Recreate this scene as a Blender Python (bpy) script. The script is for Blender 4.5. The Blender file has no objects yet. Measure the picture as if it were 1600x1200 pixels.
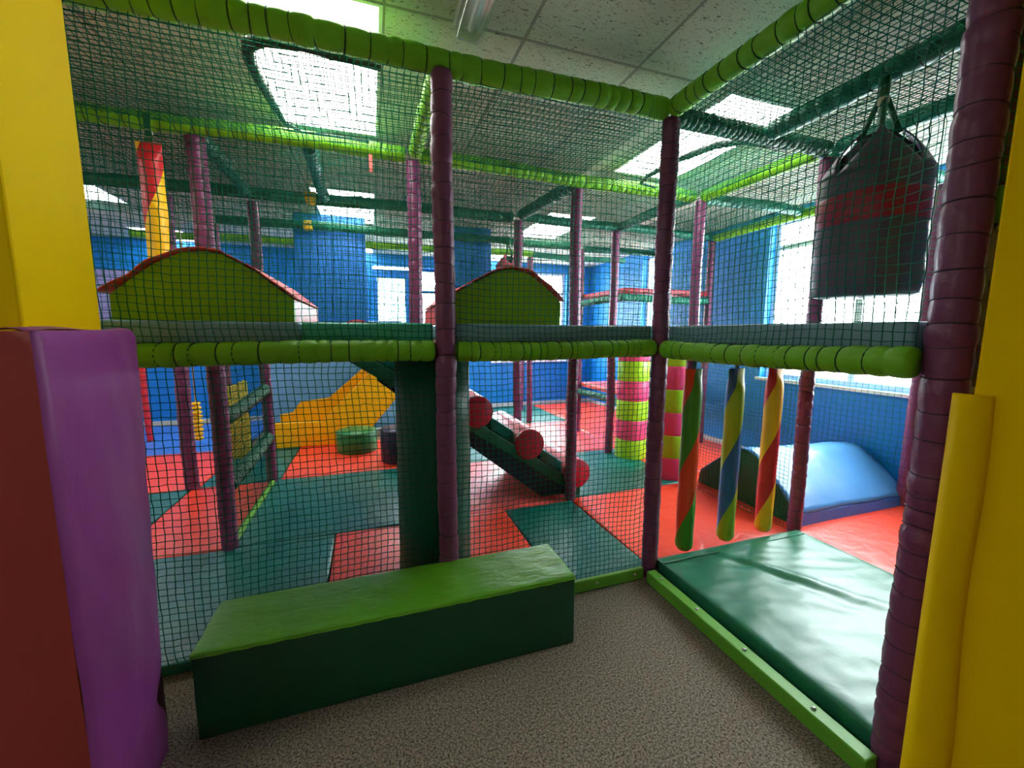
import bpy, bmesh, math, random
import numpy as np
from mathutils import Matrix, Vector, noise

C = bpy.context.scene.collection
SC = bpy.context.scene
PI = math.pi

# ------------------------------------------------------------------ camera
YAW, PITCH, ROLL, FPX = 0.329323, 0.125919, 0.00461, 641.4
cam_d = bpy.data.cameras.new('camera')
cam = bpy.data.objects.new('camera', cam_d)
C.objects.link(cam)
cam_d.sensor_width = 36.0
cam_d.lens = FPX / 1600 * 36
cam_d.clip_start = 0.02
cy_, sy_, cp_, sp_ = math.cos(YAW), math.sin(YAW), math.cos(PITCH), math.sin(PITCH)
fwd = Vector((sy_ * cp_, cy_ * cp_, -sp_))
rgt = Vector((cy_, -sy_, 0))
upv = rgt.cross(fwd)
cr_, sr_ = math.cos(ROLL), math.sin(ROLL)
r2 = rgt * cr_ + upv * sr_
u2 = upv * cr_ - rgt * sr_
m = Matrix((r2, u2, -fwd)).transposed().to_4x4()
m.translation = Vector((-1.5325, -1.9226, 1.45))
cam.matrix_world = m
SC.camera = cam

# ------------------------------------------------------------------ world, exposure
SC.view_settings.view_transform = 'Standard'
SC.view_settings.look = 'None'
SC.view_settings.gamma = 1.0
SC.view_settings.use_curve_mapping = False
SC.view_settings.exposure = 0.4
SKY, PANEL = 22.0, 10.0
w = bpy.data.worlds.new('world')
SC.world = w
w.use_nodes = True
wb = w.node_tree.nodes['Background']
wb.inputs[0].default_value = (0.93, 0.97, 1.0, 1)
wb.inputs[1].default_value = SKY


# ------------------------------------------------------------------ materials
def lin(r, g, b):
    f = lambda c: (c / 255 / 12.92) if c <= 10 else ((c / 255 + 0.055) / 1.055) ** 2.4
    return (f(r), f(g), f(b), 1)


def mat(name, col, rough=0.45, bump=0.0, scale=8.0, var=0.08, stretch=(1, 1, 1), spec=0.5, detail=3.0, world=False, metal=0.0, dist=0.6, sheen=0.0):
    M = bpy.data.materials.new(name)
    M.use_nodes = True
    nt = M.node_tree
    b = nt.nodes['Principled BSDF']
    b.inputs['Roughness'].default_value = rough
    b.inputs['Specular IOR Level'].default_value = spec
    b.inputs['Metallic'].default_value = metal
    if sheen:
        b.inputs['Sheen Weight'].default_value = sheen
    if world:
        tc = nt.nodes.new('ShaderNodeNewGeometry'); out = tc.outputs['Position']
    else:
        tc = nt.nodes.new('ShaderNodeTexCoord'); out = tc.outputs['Object']
    mp = nt.nodes.new('ShaderNodeMapping')
    mp.inputs['Scale'].default_value = stretch
    nt.links.new(out, mp.inputs[0])
    n = nt.nodes.new('ShaderNodeTexNoise')
    n.inputs['Scale'].default_value = scale
    n.inputs['Detail'].default_value = detail
    n.inputs['Distortion'].default_value = dist
    nt.links.new(mp.outputs[0], n.inputs['Vector'])
    mx = nt.nodes.new('ShaderNodeMix'); mx.data_type = 'RGBA'
    c = col
    mx.inputs['A'].default_value = (c[0] * (1 - var), c[1] * (1 - var), c[2] * (1 - var), 1)
    mx.inputs['B'].default_value = (min(1, c[0] * (1 + var)), min(1, c[1] * (1 + var)), min(1, c[2] * (1 + var)), 1)
    nt.links.new(n.outputs['Fac'], mx.inputs['Factor'])
    nt.links.new(mx.outputs['Result'], b.inputs['Base Color'])
    if bump:
        bp = nt.nodes.new('ShaderNodeBump')
        bp.inputs['Strength'].default_value = bump
        bp.inputs['Distance'].default_value = 0.02
        nt.links.new(n.outputs['Fac'], bp.inputs['Height'])
        nt.links.new(bp.outputs[0], b.inputs['Normal'])
    return M


def emis(name, col, s):
    M = bpy.data.materials.new(name); M.use_nodes = True
    b = M.node_tree.nodes['Principled BSDF']
    b.inputs['Base Color'].default_value = (0.8, 0.8, 0.8, 1)
    b.inputs['Emission Color'].default_value = col
    b.inputs['Emission Strength'].default_value = s
    return M


def glass(name, tint=(0.95, 0.98, 0.98, 1), gl=0.06, rough=0.03):
    M = bpy.data.materials.new(name); M.use_nodes = True
    nt = M.node_tree
    nt.nodes.remove(nt.nodes['Principled BSDF'])
    o = nt.nodes['Material Output']
    t = nt.nodes.new('ShaderNodeBsdfTransparent'); t.inputs[0].default_value = tint
    g = nt.nodes.new('ShaderNodeBsdfGlossy'); g.inputs['Roughness'].default_value = rough
    mx = nt.nodes.new('ShaderNodeMixShader'); mx.inputs[0].default_value = gl
    nt.links.new(t.outputs[0], mx.inputs[1]); nt.links.new(g.outputs[0], mx.inputs[2])
    nt.links.new(mx.outputs[0], o.inputs['Surface'])
    return M


V = dict(rough=0.38, bump=0.45, scale=6, var=0.05, dist=1.3)
M_lime = mat('lime_foam', lin(112, 184, 14), 0.5, 0.15, 30)
M_teal_tube = mat('teal_foam', lin(10, 118, 92), 0.45, 0.15, 30)
M_dkgreen_tube = mat('bottle_green_foam', lin(14, 100, 66), 0.5, 0.2, 40)
M_purple = mat('purple_foam', lin(118, 58, 98), 0.36, 0.2, 26)
M_lace = mat('lacing_cord', lin(22, 70, 40), 0.7)
M_lace_pale = mat('post_lacing', lin(66, 38, 60), 0.6)
M_net = mat('net_cord', lin(12, 104, 84), 0.6, var=0.15, spec=0.2)
nt = M_net.node_tree; b = nt.nodes['Principled BSDF']
tl = nt.nodes.new('ShaderNodeBsdfTranslucent'); tl.inputs[0].default_value = lin(24, 156, 118)
mx = nt.nodes.new('ShaderNodeMixShader'); mx.inputs[0].default_value = 0.4
nt.links.new(b.outputs[0], mx.inputs[1]); nt.links.new(tl.outputs[0], mx.inputs[2])
nt.links.new(mx.outputs[0], nt.nodes['Material Output'].inputs['Surface'])
M_red = mat('red_vinyl', lin(245, 72, 44), **V)
M_red_dark = mat('crimson_vinyl', lin(205, 36, 48), **V)
M_tealmat = mat('teal_vinyl', lin(0, 106, 94), **V)
M_greenmat = mat('green_vinyl', lin(40, 124, 90), 0.36, 0.1, 9, 0.05)
M_bluemat = mat('blue_vinyl', lin(60, 120, 210), **V)
M_skyblue = mat('sky_blue_vinyl', lin(86, 152, 214), 0.34, 0.25, 6, 0.05)
M_deckblue = mat('slate_blue_vinyl', lin(122, 168, 184), 0.4, 0.12, 8, 0.06)
M_deckteal = mat('sea_green_vinyl', lin(56, 184, 152), 0.4, 0.12, 8, 0.06)
M_moss = mat('moss_green_vinyl', lin(142, 200, 16), 0.5, 0.12, 8, 0.05)
M_coral = mat('coral_vinyl', lin(236, 88, 80), **V)
M_benchtop = mat('bench_lime', lin(98, 172, 28), 0.4, 0.25, 11, 0.06, stretch=(1, 2.5, 1))
M_benchside = mat('bench_bottle_green', lin(4, 78, 44), 0.42, 0.1, 6, 0.06)
M_yellow = mat('yellow_paint', lin(244, 202, 0), 0.7, 0.02, 20, 0.02, spec=0.06)
M_yellow_pad = mat('yellow_vinyl', lin(244, 202, 0), 0.6, 0.05, 5, 0.03, spec=0.1)
M_violet = mat('violet_vinyl', lin(148, 64, 142), 0.4, 0.3, 3.2, 0.07, spec=0.35, dist=1.5)
M_maroon = mat('maroon_vinyl', lin(160, 52, 46), 0.5, 0.05, 5, 0.05)
M_plum = mat('plum_board', lin(70, 26, 42), 0.55, 0.03, 20, 0.05, spec=0.2)
M_wall = mat('blue_wall_paint', lin(0, 128, 212), 0.5, 0.04, 40, 0.04)
M_bluepanel = mat('blue_panel', lin(16, 112, 196), 0.55, 0.05, 20, 0.05)
M_palewall = mat('pale_blue_pad', lin(112, 178, 232), 0.3, 0.25, 9, 0.08)
M_cream = mat('cream_paint', lin(205, 200, 185), 0.7, 0.05, 40, 0.03)
M_white = mat('white_paint', lin(235, 238, 236), 0.45, 0.02, 20, 0.02)
M_skirt = mat('white_skirting', lin(205, 210, 208), 0.5)
M_yslide = mat('yellow_plastic', lin(246, 184, 10), 0.4, 0.05, 20, 0.04)
M_drum = mat('leaf_green_vinyl', lin(44, 130, 66), **V)
M_navy = mat('navy_vinyl', lin(30, 34, 70), **V)
M_pink = mat('pink_vinyl', lin(226, 74, 122), **V)
M_limeband = mat('lime_vinyl', lin(158, 214, 30), **V)
M_cyl = mat('forest_green_vinyl', lin(10, 100, 78), 0.45, 0.06, 6, 0.05)
M_roller = mat('salmon_vinyl', lin(232, 120, 128), 0.4, 0.15, 14, 0.06)
M_rollend = mat('ruby_vinyl', lin(180, 24, 54), 0.45, 0.1, 10, 0.05)
M_bgreen = mat('bag_green', lin(66, 150, 28), **V)
M_blime = mat('bag_lime', lin(150, 186, 28), **V)
M_borange = mat('bag_orange_red', lin(236, 72, 26), **V)
M_bblue = mat('bag_blue', lin(40, 104, 168), **V)
M_byellow = mat('bag_yellow', lin(246, 198, 16), **V)
M_bred = mat('bag_red', lin(206, 34, 44), **V)
M_black = mat('black_vinyl', lin(80, 76, 90), 0.42, 0.12, 8, 0.05)
M_blackmatte = mat('shade_black', lin(16, 18, 22), 0.8)
M_bagred = mat('bag_wine_red', lin(150, 26, 50), 0.38, 0.12, 8, 0.05)
M_bagpink = mat('bag_rose', lin(214, 92, 120), **V)
M_rubber = mat('black_rubber', lin(40, 40, 38), 0.5)
M_steel = mat('steel', lin(190, 190, 185), 0.3, metal=1.0)
M_wood = mat('plywood', lin(150, 120, 80), 0.6)
M_grid = mat('ceiling_bar_paint', lin(150, 152, 140), 0.5)
M_clear = glass('clear_plastic', (0.85, 0.88, 0.86, 1), 0.22, 0.12)
M_pane = glass('window_glass')
M_panel = emis('light_diffuser', (1.0, 0.99, 0.95, 1), PANEL)
M_ygreen = mat('mustard_green_vinyl', lin(190, 188, 60), 0.4, 0.2, 10, 0.06)
M_ground = mat('pale_concrete', lin(236, 236, 232), 0.8, 0.1, 3, 0.06)
M_rope = mat('cream_rope', lin(220, 212, 180), 0.7)
M_limekerb = mat('lime_painted_board', lin(104, 178, 50), 0.45, 0.05, 14, 0.06)

# carpet: fine two-tone speckle
M_carpet = bpy.data.materials.new('grey_brown_carpet'); M_carpet.use_nodes = True
nt = M_carpet.node_tree; b = nt.nodes['Principled BSDF']
b.inputs['Roughness'].default_value = 0.95; b.inputs['Specular IOR Level'].default_value = 0.05
tc = nt.nodes.new('ShaderNodeTexCoord')
n = nt.nodes.new('ShaderNodeTexNoise'); n.inputs['Scale'].default_value = 125; n.inputs['Detail'].default_value = 5; n.inputs['Roughness'].default_value = 0.75
nt.links.new(tc.outputs['Object'], n.inputs['Vector'])
cr = nt.nodes.new('ShaderNodeValToRGB')
cr.color_ramp.elements[0].position = 0.40; cr.color_ramp.elements[0].color = lin(70, 63, 55)
cr.color_ramp.elements[1].position = 0.60; cr.color_ramp.elements[1].color = lin(172, 159, 141)
nt.links.new(n.outputs['Fac'], cr.inputs[0]); nt.links.new(cr.outputs[0], b.inputs['Base Color'])
bp = nt.nodes.new('ShaderNodeBump'); bp.inputs['Strength'].default_value = 0.15; bp.inputs['Distance'].default_value = 0.003
# mineral fibre ceiling tile with dark fissures
M_tile = bpy.data.materials.new('fissured_ceiling_tile'); M_tile.use_nodes = True
nt = M_tile.node_tree; b = nt.nodes['Principled BSDF']
b.inputs['Roughness'].default_value = 0.9; b.inputs['Specular IOR Level'].default_value = 0.1
g = nt.nodes.new('ShaderNodeNewGeometry'); mp = nt.nodes.new('ShaderNodeMapping')
mp.inputs['Scale'].default_value = (48, 120, 1); mp.inputs['Rotation'].default_value = (0, 0, 0.5)
nt.links.new(g.outputs['Position'], mp.inputs[0])
n = nt.nodes.new('ShaderNodeTexNoise'); n.inputs['Scale'].default_value = 1.0; n.inputs['Detail'].default_value = 2.5; n.inputs['Distortion'].default_value = 1.2
nt.links.new(mp.outputs[0], n.inputs['Vector'])
cr = nt.nodes.new('ShaderNodeValToRGB')
cr.color_ramp.elements[0].position = 0.60; cr.color_ramp.elements[0].color = lin(210, 218, 198)
cr.color_ramp.elements[1].position = 0.66; cr.color_ramp.elements[1].color = lin(112, 114, 98)
nt.links.new(n.outputs['Fac'], cr.inputs[0]); nt.links.new(cr.outputs[0], b.inputs['Base Color'])


# ------------------------------------------------------------------ mesh helpers
class MB:
    def __init__(s):
        s.v = []; s.f = []

    def add(s, vs, fs):
        k = len(s.v)
        s.v += [tuple(p) for p in vs]
        s.f += [tuple(i + k for i in f) for f in fs]
        return s

    def box(s, x0, x1, y0, y1, z0, z1):
        vs = [(x, y, z) for z in (z0, z1) for y in (y0, y1) for x in (x0, x1)]
        return s.add(vs, [(0, 2, 3, 1), (4, 5, 7, 6), (0, 1, 5, 4), (2, 6, 7, 3), (0, 4, 6, 2), (1, 3, 7, 5)])

    def tube(s, pts, rad, n=8, caps=True, flat=1.0):
        pts = [Vector(p) for p in pts]
        if not isinstance(rad, (list, tuple)):
            rad = [rad] * len(pts)
        vs = []; fs = []
        ref = None
        for i, p in enumerate(pts):
            d = (pts[min(i + 1, len(pts) - 1)] - pts[max(i - 1, 0)]).normalized()
            if ref is None:
                ref = Vector((0, 0, 1)) if abs(d.z) < 0.9 else Vector((1, 0, 0))
            a = (ref - d * ref.dot(d)).normalized(); ref = a
            c = d.cross(a)
            for k in range(n):
                t = 2 * PI * k / n
                vs.append(p + (a * math.cos(t) * flat + c * math.sin(t)) * rad[i])
        for i in range(len(pts) - 1):
            for k in range(n):
                fs.append((i * n + k, i * n + (k + 1) % n, (i + 1) * n + (k + 1) % n, (i + 1) * n + k))
        if caps:
            fs.append(tuple(reversed(range(n))))
            fs.append(tuple((len(pts) - 1) * n + k for k in range(n)))
        return s.add(vs, fs)

    def prism(s, poly, axis, a0, a1):
        """polygon given in the two remaining axes, extruded along axis"""
        n = len(poly)
        def P(u, v, a):
            return {'x': (a, u, v), 'y': (u, a, v), 'z': (u, v, a)}[axis]
        vs = [P(u, v, a0) for u, v in poly] + [P(u, v, a1) for u, v in poly]
        fs = [tuple(range(n)), tuple(reversed(range(n, 2 * n)))]
        fs += [(i, n + i, n + (i + 1) % n, (i + 1) % n) for i in range(n)]
        return s.add(vs, fs)

    def build(s, name, m, parent=None, smooth=False, bevel=0.0, seg=2, origin=None):
        o = Vector(origin) if origin is not None else Vector((0, 0, 0))
        me = bpy.data.meshes.new(name)
        me.from_pydata([tuple(Vector(p) - o) for p in s.v], [], s.f)
        bm = bmesh.new(); bm.from_mesh(me)
        bmesh.ops.remove_doubles(bm, verts=bm.verts, dist=1e-6)
        bmesh.ops.recalc_face_normals(bm, faces=bm.faces)
        if bevel:
            es = [e for e in bm.edges if len(e.link_faces) == 2 and e.calc_face_angle(0) > 0.5]
            bmesh.ops.bevel(bm, geom=es, offset=bevel, segments=seg, affect='EDGES', profile=0.5, clamp_overlap=True)
        bm.to_mesh(me); bm.free()
        return link(name, me, m, parent, smooth, o)


def link(name, me, m, parent=None, smooth=False, loc=(0, 0, 0)):
    if m is not None and not me.materials:
        me.materials.append(m)
    if smooth:
        me.polygons.foreach_set('use_smooth', [True] * len(me.polygons))
    ob = bpy.data.objects.new(name, me)
    C.objects.link(ob)
    ob.location = loc
    if parent is not None:
        ob.parent = parent
        ob.matrix_parent_inverse = Matrix.Translation(parent.location).inverted()
    return ob


def thing(name, label, cat, loc=(0, 0, 0), group=None, kind='thing'):
    o = bpy.data.objects.new(name, None); C.objects.link(o)
    o.empty_display_size = 0.1
    o.location = loc
    return tag(o, label, cat, group, kind)


def tag(o, label, cat, group=None, kind='thing'):
    o['label'] = label; o['category'] = cat; o['kind'] = kind
    if group:
        o['group'] = group
    return o


def struct(o, label=None):
    o['kind'] = 'structure'
    if label:
        o['label'] = label
    return o


def copy_tree(o, dx=0, dy=0, dz=0):
    r = o.copy(); C.objects.link(r)
    r.location = Vector(o.location) + Vector((dx, dy, dz))
    for ch in list(o.children):
        c = ch.copy(); C.objects.link(c); c.parent = r
        for g_ in list(ch.children):
            d = g_.copy(); C.objects.link(d); d.parent = c
    return r


def softbox(name, x0, x1, y0, y1, z0, z1, r, m, parent=None, n=(8, 8, 3), puff=(0, 0, 0), wr=0.0, wf=3.0, seed=0, top_only=True):
    """rounded upholstered block with bulging faces and wrinkles"""
    c = Vector(((x0 + x1) / 2, (y0 + y1) / 2, (z0 + z1) / 2)); h = Vector(((x1 - x0) / 2, (y1 - y0) / 2, (z1 - z0) / 2))
    r = min(r, h.x * .98, h.y * .98, h.z * .98)
    def axis(hh, k):
        inner = [-(hh - r) + 2 * (hh - r) * i / k for i in range(k + 1)]
        return [-hh, -hh + .12 * r, -hh + .45 * r] + inner + [hh - .45 * r, hh - .12 * r, hh]
    A = [axis(h[i], n[i]) for i in range(3)]
    idx = {}; vs = []; fs = []
    def vid(i, j, k):
        key = (i, j, k)
        if key not in idx:
            p = Vector((A[0][i], A[1][j], A[2][k]))
            q = Vector([max(-(h[t] - r), min(h[t] - r, p[t])) for t in range(3)])
            d = p - q
            nn = d.normalized() if d.length > 1e-9 else Vector((0, 0, 1))
            p2 = q + nn * r
            u = Vector((p.x / h.x, p.y / h.y, p.z / h.z))
            b_ = Vector((puff[0] * nn.x * (1 - u.y ** 2) * (1 - u.z ** 2), puff[1] * nn.y * (1 - u.x ** 2) * (1 - u.z ** 2), puff[2] * nn.z * (1 - u.x ** 2) * (1 - u.y ** 2)))
            p2 = p2 + b_
            if wr:
                wv = Vector((p2.x * wf + seed, p2.y * wf * 1.3 - seed, p2.z * wf))
                a = noise.noise(wv) + .6 * (1 - abs(noise.noise(wv * 2.3)) * 2) * .5
                p2 = p2 + nn * (wr * a)
            idx[key] = len(vs); vs.append(p2)
        return idx[key]
    N = [len(a) for a in A]
    for k in (0, N[2] - 1):
        for i in range(N[0] - 1):
            for j in range(N[1] - 1):
                q = (vid(i, j, k), vid(i + 1, j, k), vid(i + 1, j + 1, k), vid(i, j + 1, k)); fs.append(q if k else q[::-1])
    for j in (0, N[1] - 1):
        for i in range(N[0] - 1):
            for k in range(N[2] - 1):
                q = (vid(i, j, k), vid(i + 1, j, k), vid(i + 1, j, k + 1), vid(i, j, k + 1)); fs.append(q[::-1] if j else q)
    for i in (0, N[0] - 1):
        for j in range(N[1] - 1):
            for k in range(N[2] - 1):
                q = (vid(i, j, k), vid(i, j + 1, k), vid(i, j + 1, k + 1), vid(i, j, k + 1)); fs.append(q if i else q[::-1])
    base = Vector((c.x, c.y, z0))
    me = bpy.data.meshes.new(name)
    me.from_pydata([tuple(p + c - base) for p in vs], [], fs)
    return link(name, me, m, parent, True, base)


def foam_tube(name, p0, p1, r, m, label, cat, group, pitch=0.06, pinch=0.14, seed=0, lace=None, bow=0.006, n=12, lacing=True):
    rnd = random.Random(seed)
    p0 = Vector(p0); p1 = Vector(p1); L = (p1 - p0).length; d = (p1 - p0) / L
    cuts = [0.0]
    while cuts[-1] < L - pitch * 0.6:
        cuts.append(cuts[-1] + pitch * rnd.uniform(0.65, 1.4))
    cuts[-1] = L
    side = d.cross(Vector((0, 0, 1)))
    side = side.normalized() if side.length > 0.1 else Vector((1, 0, 0))
    oth = d.cross(side)
    ph = rnd.uniform(0, 6)
    def ctr(s):
        return d * s + (side * math.sin(s * 5 + ph) + oth * math.sin(s * 3.7 + ph * 2)) * bow
    pts = []; rad = []
    for a, b2 in zip(cuts[:-1], cuts[1:]):
        rr = r * rnd.uniform(0.97, 1.05)
        for t in (0.0, 0.14, 0.5, 0.86):
            pts.append(ctr(a + (b2 - a) * t)); rad.append(rr * (1 - pinch) if t == 0 else rr * (0.985 if t != 0.5 else 1.02))
    pts.append(ctr(L)); rad.append(r * (1 - pinch))
    ob = MB().tube(pts, rad, n).build(name, m, None, True)
    ob.location = p0
    tag(ob, label, cat, group)
    if lacing:
        lb = MB()
        for s in cuts[1:-1]:
            ring = []
            tilt = rnd.uniform(-0.25, 0.25)
            for k in range(13):
                t = 2 * PI * k / 12
                ring.append(ctr(s) + (side * math.cos(t) + oth * math.sin(t)) * r * (1 - pinch * 0.62) + d * (tilt * r * math.cos(t)))
            lb.tube(ring, 0.0027, 4, caps=False)
        lo = lb.build('lacing_cord', lace or M_lace, None, True)
        lo.location = p0
        lo.parent = ob; lo.matrix_parent_inverse = Matrix.Translation(p0).inverted()
        lo['kind'] = 'stuff'
    return ob


_nets = 0
def net(o, u, v, label, group='green cord safety nets', cell=0.029, r=0.0018, sag=0.02, name='safety_net', mask=None):
    """knotted square mesh between corner o and o+u+v, every cord a three-sided strand"""
    global _nets
    _nets += 1
    rs = np.random.RandomState(_nets)
    o = np.array(o, float); u = np.array(u, float); v = np.array(v, float)
    Lu, Lv = np.linalg.norm(u), np.linalg.norm(v)
    nu, nv = max(2, int(Lu / cell)), max(2, int(Lv / cell))
    S, T = np.meshgrid(np.linspace(0, 1, nu + 1), np.linspace(0, 1, nv + 1), indexing='ij')
    nn = np.cross(u, v); nn /= np.linalg.norm(nn)
    uu, vv = u / Lu, v / Lv
    ph = rs.uniform(0, 6, 8)
    env = np.sin(PI * S) * np.sin(PI * T)
    w1 = (np.sin(S * Lu * 4.1 + ph[0] + T * Lv * 2.3) + np.sin(T * Lv * 5.3 + ph[1]) * .8 + np.sin(T * Lv * 13 + S * Lu * 3 + ph[4]) * .35) * .007
    w2 = (np.sin(T * Lv * 3.7 + ph[2] + S * Lu * 3.1) + np.sin(S * Lu * 6.1 + ph[3]) * .8 + np.sin(S * Lu * 15 + ph[5]) * .35) * .007
    j = rs.normal(0, .0011, (2,) + S.shape)
    edge = np.minimum(1, np.minimum(np.minimum(S, 1 - S) * Lu, np.minimum(T, 1 - T) * Lv) / .06)
    P = o + S[..., None] * u + T[..., None] * v + ((w1 * edge + j[0])[..., None] * uu + (w2 * edge + j[1])[..., None] * vv)
    P += (sag * env * (1 + .5 * np.sin(S * Lu * 3 + ph[6]) * np.cos(T * Lv * 2.5 + ph[7])))[..., None] * nn
    V_ = []; F = []
    off = 0
    for fam in (0, 1):
        Q = P if fam == 0 else P.transpose(1, 0, 2)
        a = nn; b_ = vv if fam == 0 else uu
        offs = [(a * math.cos(t) + b_ * math.sin(t)) * r for t in (PI / 2, PI / 2 + 2 * PI / 3, PI / 2 + 4 * PI / 3)]
        A = np.stack([Q + oo for oo in offs], axis=2)  # (along, across, 3, xyz)
        na, nc = Q.shape[0], Q.shape[1]
        V_.append(A.reshape(-1, 3))
        I = (np.arange(na)[:, None] * nc + np.arange(nc)[None, :]) * 3 + off
        for k in range(3):
            k2 = (k + 1) % 3
            F.append(np.stack([I[:-1] + k, I[:-1] + k2, I[1:] + k2, I[1:] + k], axis=-1).reshape(-1, 4))
        off += A.reshape(-1, 3).shape[0]
    V_ = np.concatenate(V_); F = np.concatenate(F)
    me = bpy.data.meshes.new(name)
    me.vertices.add(len(V_)); me.vertices.foreach_set('co', (V_ - o).astype(np.float32).ravel())
    me.loops.add(F.size); me.loops.foreach_set('vertex_index', F.astype(np.int32).ravel())
    me.polygons.add(len(F)); me.polygons.foreach_set('loop_start', np.arange(0, F.size, 4, dtype=np.int32))
    me.update(calc_edges=True); me.validate()
    ob = link(name, me, M_net, None, True, tuple(o))
    return tag(ob, label, 'net', group)


# ================================================================== ROOM
XR, YF, ZC, XL, YN = 2.70, 5.55, 2.75, -5.6, -4.4
struct(MB().box(XL - .2, XR + .2, YN - .2, YF + .2, -.1, 0).build('floor', M_carpet), 'grey brown speckled carpet floor in front of the play frame')
gnd = MB().box(-30, 40, -30, 40, -.4, -.3).build('ground', M_ground); struct(gnd, 'pale ground outside the windows')

# right wall with two window openings, far wall with two window openings and a glazed door
W1 = (-.5, 1.62, .95, 2.68); W2 = (3.2, 3.9, .95, 2.68)
def wall_x(name, x0, x1, y0, y1, z1, opens, m):
    b_ = MB(); ys = y0
    for (a, c, zb, zt) in opens:
        b_.box(x0, x1, ys, a, 0, z1); b_.box(x0, x1, a, c, 0, zb)
        if zt < z1: b_.box(x0, x1, a, c, zt, z1)
        ys = c
    b_.box(x0, x1, ys, y1, 0, z1)
    return struct(b_.build(name, m))
def wall_y(name, y0, y1, x0, x1, z1, opens, m):
    b_ = MB(); xs = x0
    for (a, c, zb, zt) in opens:
        b_.box(xs, a, y0, y1, 0, z1)
        if zb > 0: b_.box(a, c, y0, y1, 0, zb)
        if zt < z1: b_.box(a, c, y0, y1, zt, z1)
        xs = c
    b_.box(xs, x1, y0, y1, 0, z1)
    return struct(b_.build(name, m))
wall_x('wall_right', XR, XR + .2, YN, YF, ZC + .05, [W1, W2], M_wall)['label'] = 'bright blue wall under and between the right windows'
D1 = (-1.47, -.85, 0, 2.55); W4 = (-.82, -.17, .9, 2.55); W3 = (.62, 2.15, .9, 2.6)
wall_y('wall_far', YF, YF + .2, XL, XR, ZC + .05, [D1, W4, W3], M_wall)['label'] = 'blue far wall of the play room'
wall_x('wall_left', XL - .2, XL, YN, YF, ZC + .05, [], M_cream)
wall_y('wall_near', YN - .2, YN, XL, XR, ZC + .05, [], M_cream)
struct(MB().box(XR - .018, XR, YN, YF, 0, .09).build('baseboard_right', M_skirt))
struct(MB().box(XL, XR - .02, YF - .018, YF, 0, .09).build('baseboard_far', M_skirt))


def window(n, axis, pos, a, c, zb, zt, mull, trans, fm):
    """frame bars and separate panes set in the wall opening"""
    root = bpy.data.objects.new('window_%d' % n, None); C.objects.link(root); struct(root, None)
    fw, d0, d1 = .05, pos + .09, pos + .14
    def bx(bm_, a0, a1, z0, z1, e0=d0, e1=d1):
        return bm_.box(e0, e1, a0, a1, z0, z1) if axis == 'x' else bm_.box(a0, a1, e0, e1, z0, z1)
    f = MB()
    bx(f, a, a + fw, zb, zt); bx(f, c - fw, c, zb, zt); bx(f, a + fw, c - fw, zb, zb + fw); bx(f, a + fw, c - fw, zt - fw, zt)
    f.build('frame', fm, root)
    cols = [a + fw] + sorted(mull) + [c - fw]; rows = [zb + fw] + sorted(trans) + [zt - fw]
    for mm in mull:
        bx(MB(), mm - .03, mm + .03, zb + fw, zt - fw).build('mullion', fm, root)
    for i in range(len(cols) - 1):
        l0 = cols[i] + (.03 if i else 0); l1 = cols[i + 1] - (.03 if i < len(cols) - 2 else 0)
        for tz in trans:
            bx(MB(), l0, l1, tz - .025, tz + .025).build('transom', fm, root)
        for k in range(len(rows) - 1):
            bx(MB(), l0, l1, rows[k] + (.025 if k else 0), rows[k + 1] - (.025 if k < len(rows) - 2 else 0), pos + .112, pos + .118).build('pane', M_pane, root)
    bx(MB(), a - .03, c + .03, zb - .03, zb - .001, pos - .04, pos + .088).build('sill', M_white, root)
    return root
window(1, 'x', XR, *W1, [.72], [2.38], M_white)['label'] = 'large white framed window behind the hanging punch bag'
window(2, 'x', XR, *W2, [], [2.1], M_white)['label'] = 'narrow window farther along the right wall'
window(3, 'y', YF, *W3, [1.1], [2.2], M_white)['label'] = 'far window beyond the second green arch'
window(4, 'y', YF, *W4, [], [2.15], M_bluepanel)['label'] = 'far window beside the blue framed glass door'
dr = bpy.data.objects.new('door_1', None); C.objects.link(dr); struct(dr, 'blue framed glass door in the far wall')
f = MB(); f.box(D1[0], D1[0] + .07, YF + .02, YF + .1, 0, 2.5); f.box(D1[1] - .09, D1[1], YF + .02, YF + .1, 0, 2.5)
f.box(D1[0] + .07, D1[1] - .09, YF + .02, YF + .1, 2.36, 2.5); f.box(D1[0] + .07, D1[1] - .09, YF + .02, YF + .1, 0.02, .2)
f.build('frame', M_bluepanel, dr)
MB().box(D1[0] + .07, D1[1] - .09, YF + .055, YF + .062, .2, 2.36).build('pane', glass('dim_glass', (.45, .62, .62, 1), .15, .05), dr)
MB().tube([(D1[0] + .12, YF - .03, .95), (D1[0] + .12, YF - .03, 1.25)], .012, 8).build('handle', M_steel, dr)

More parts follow.
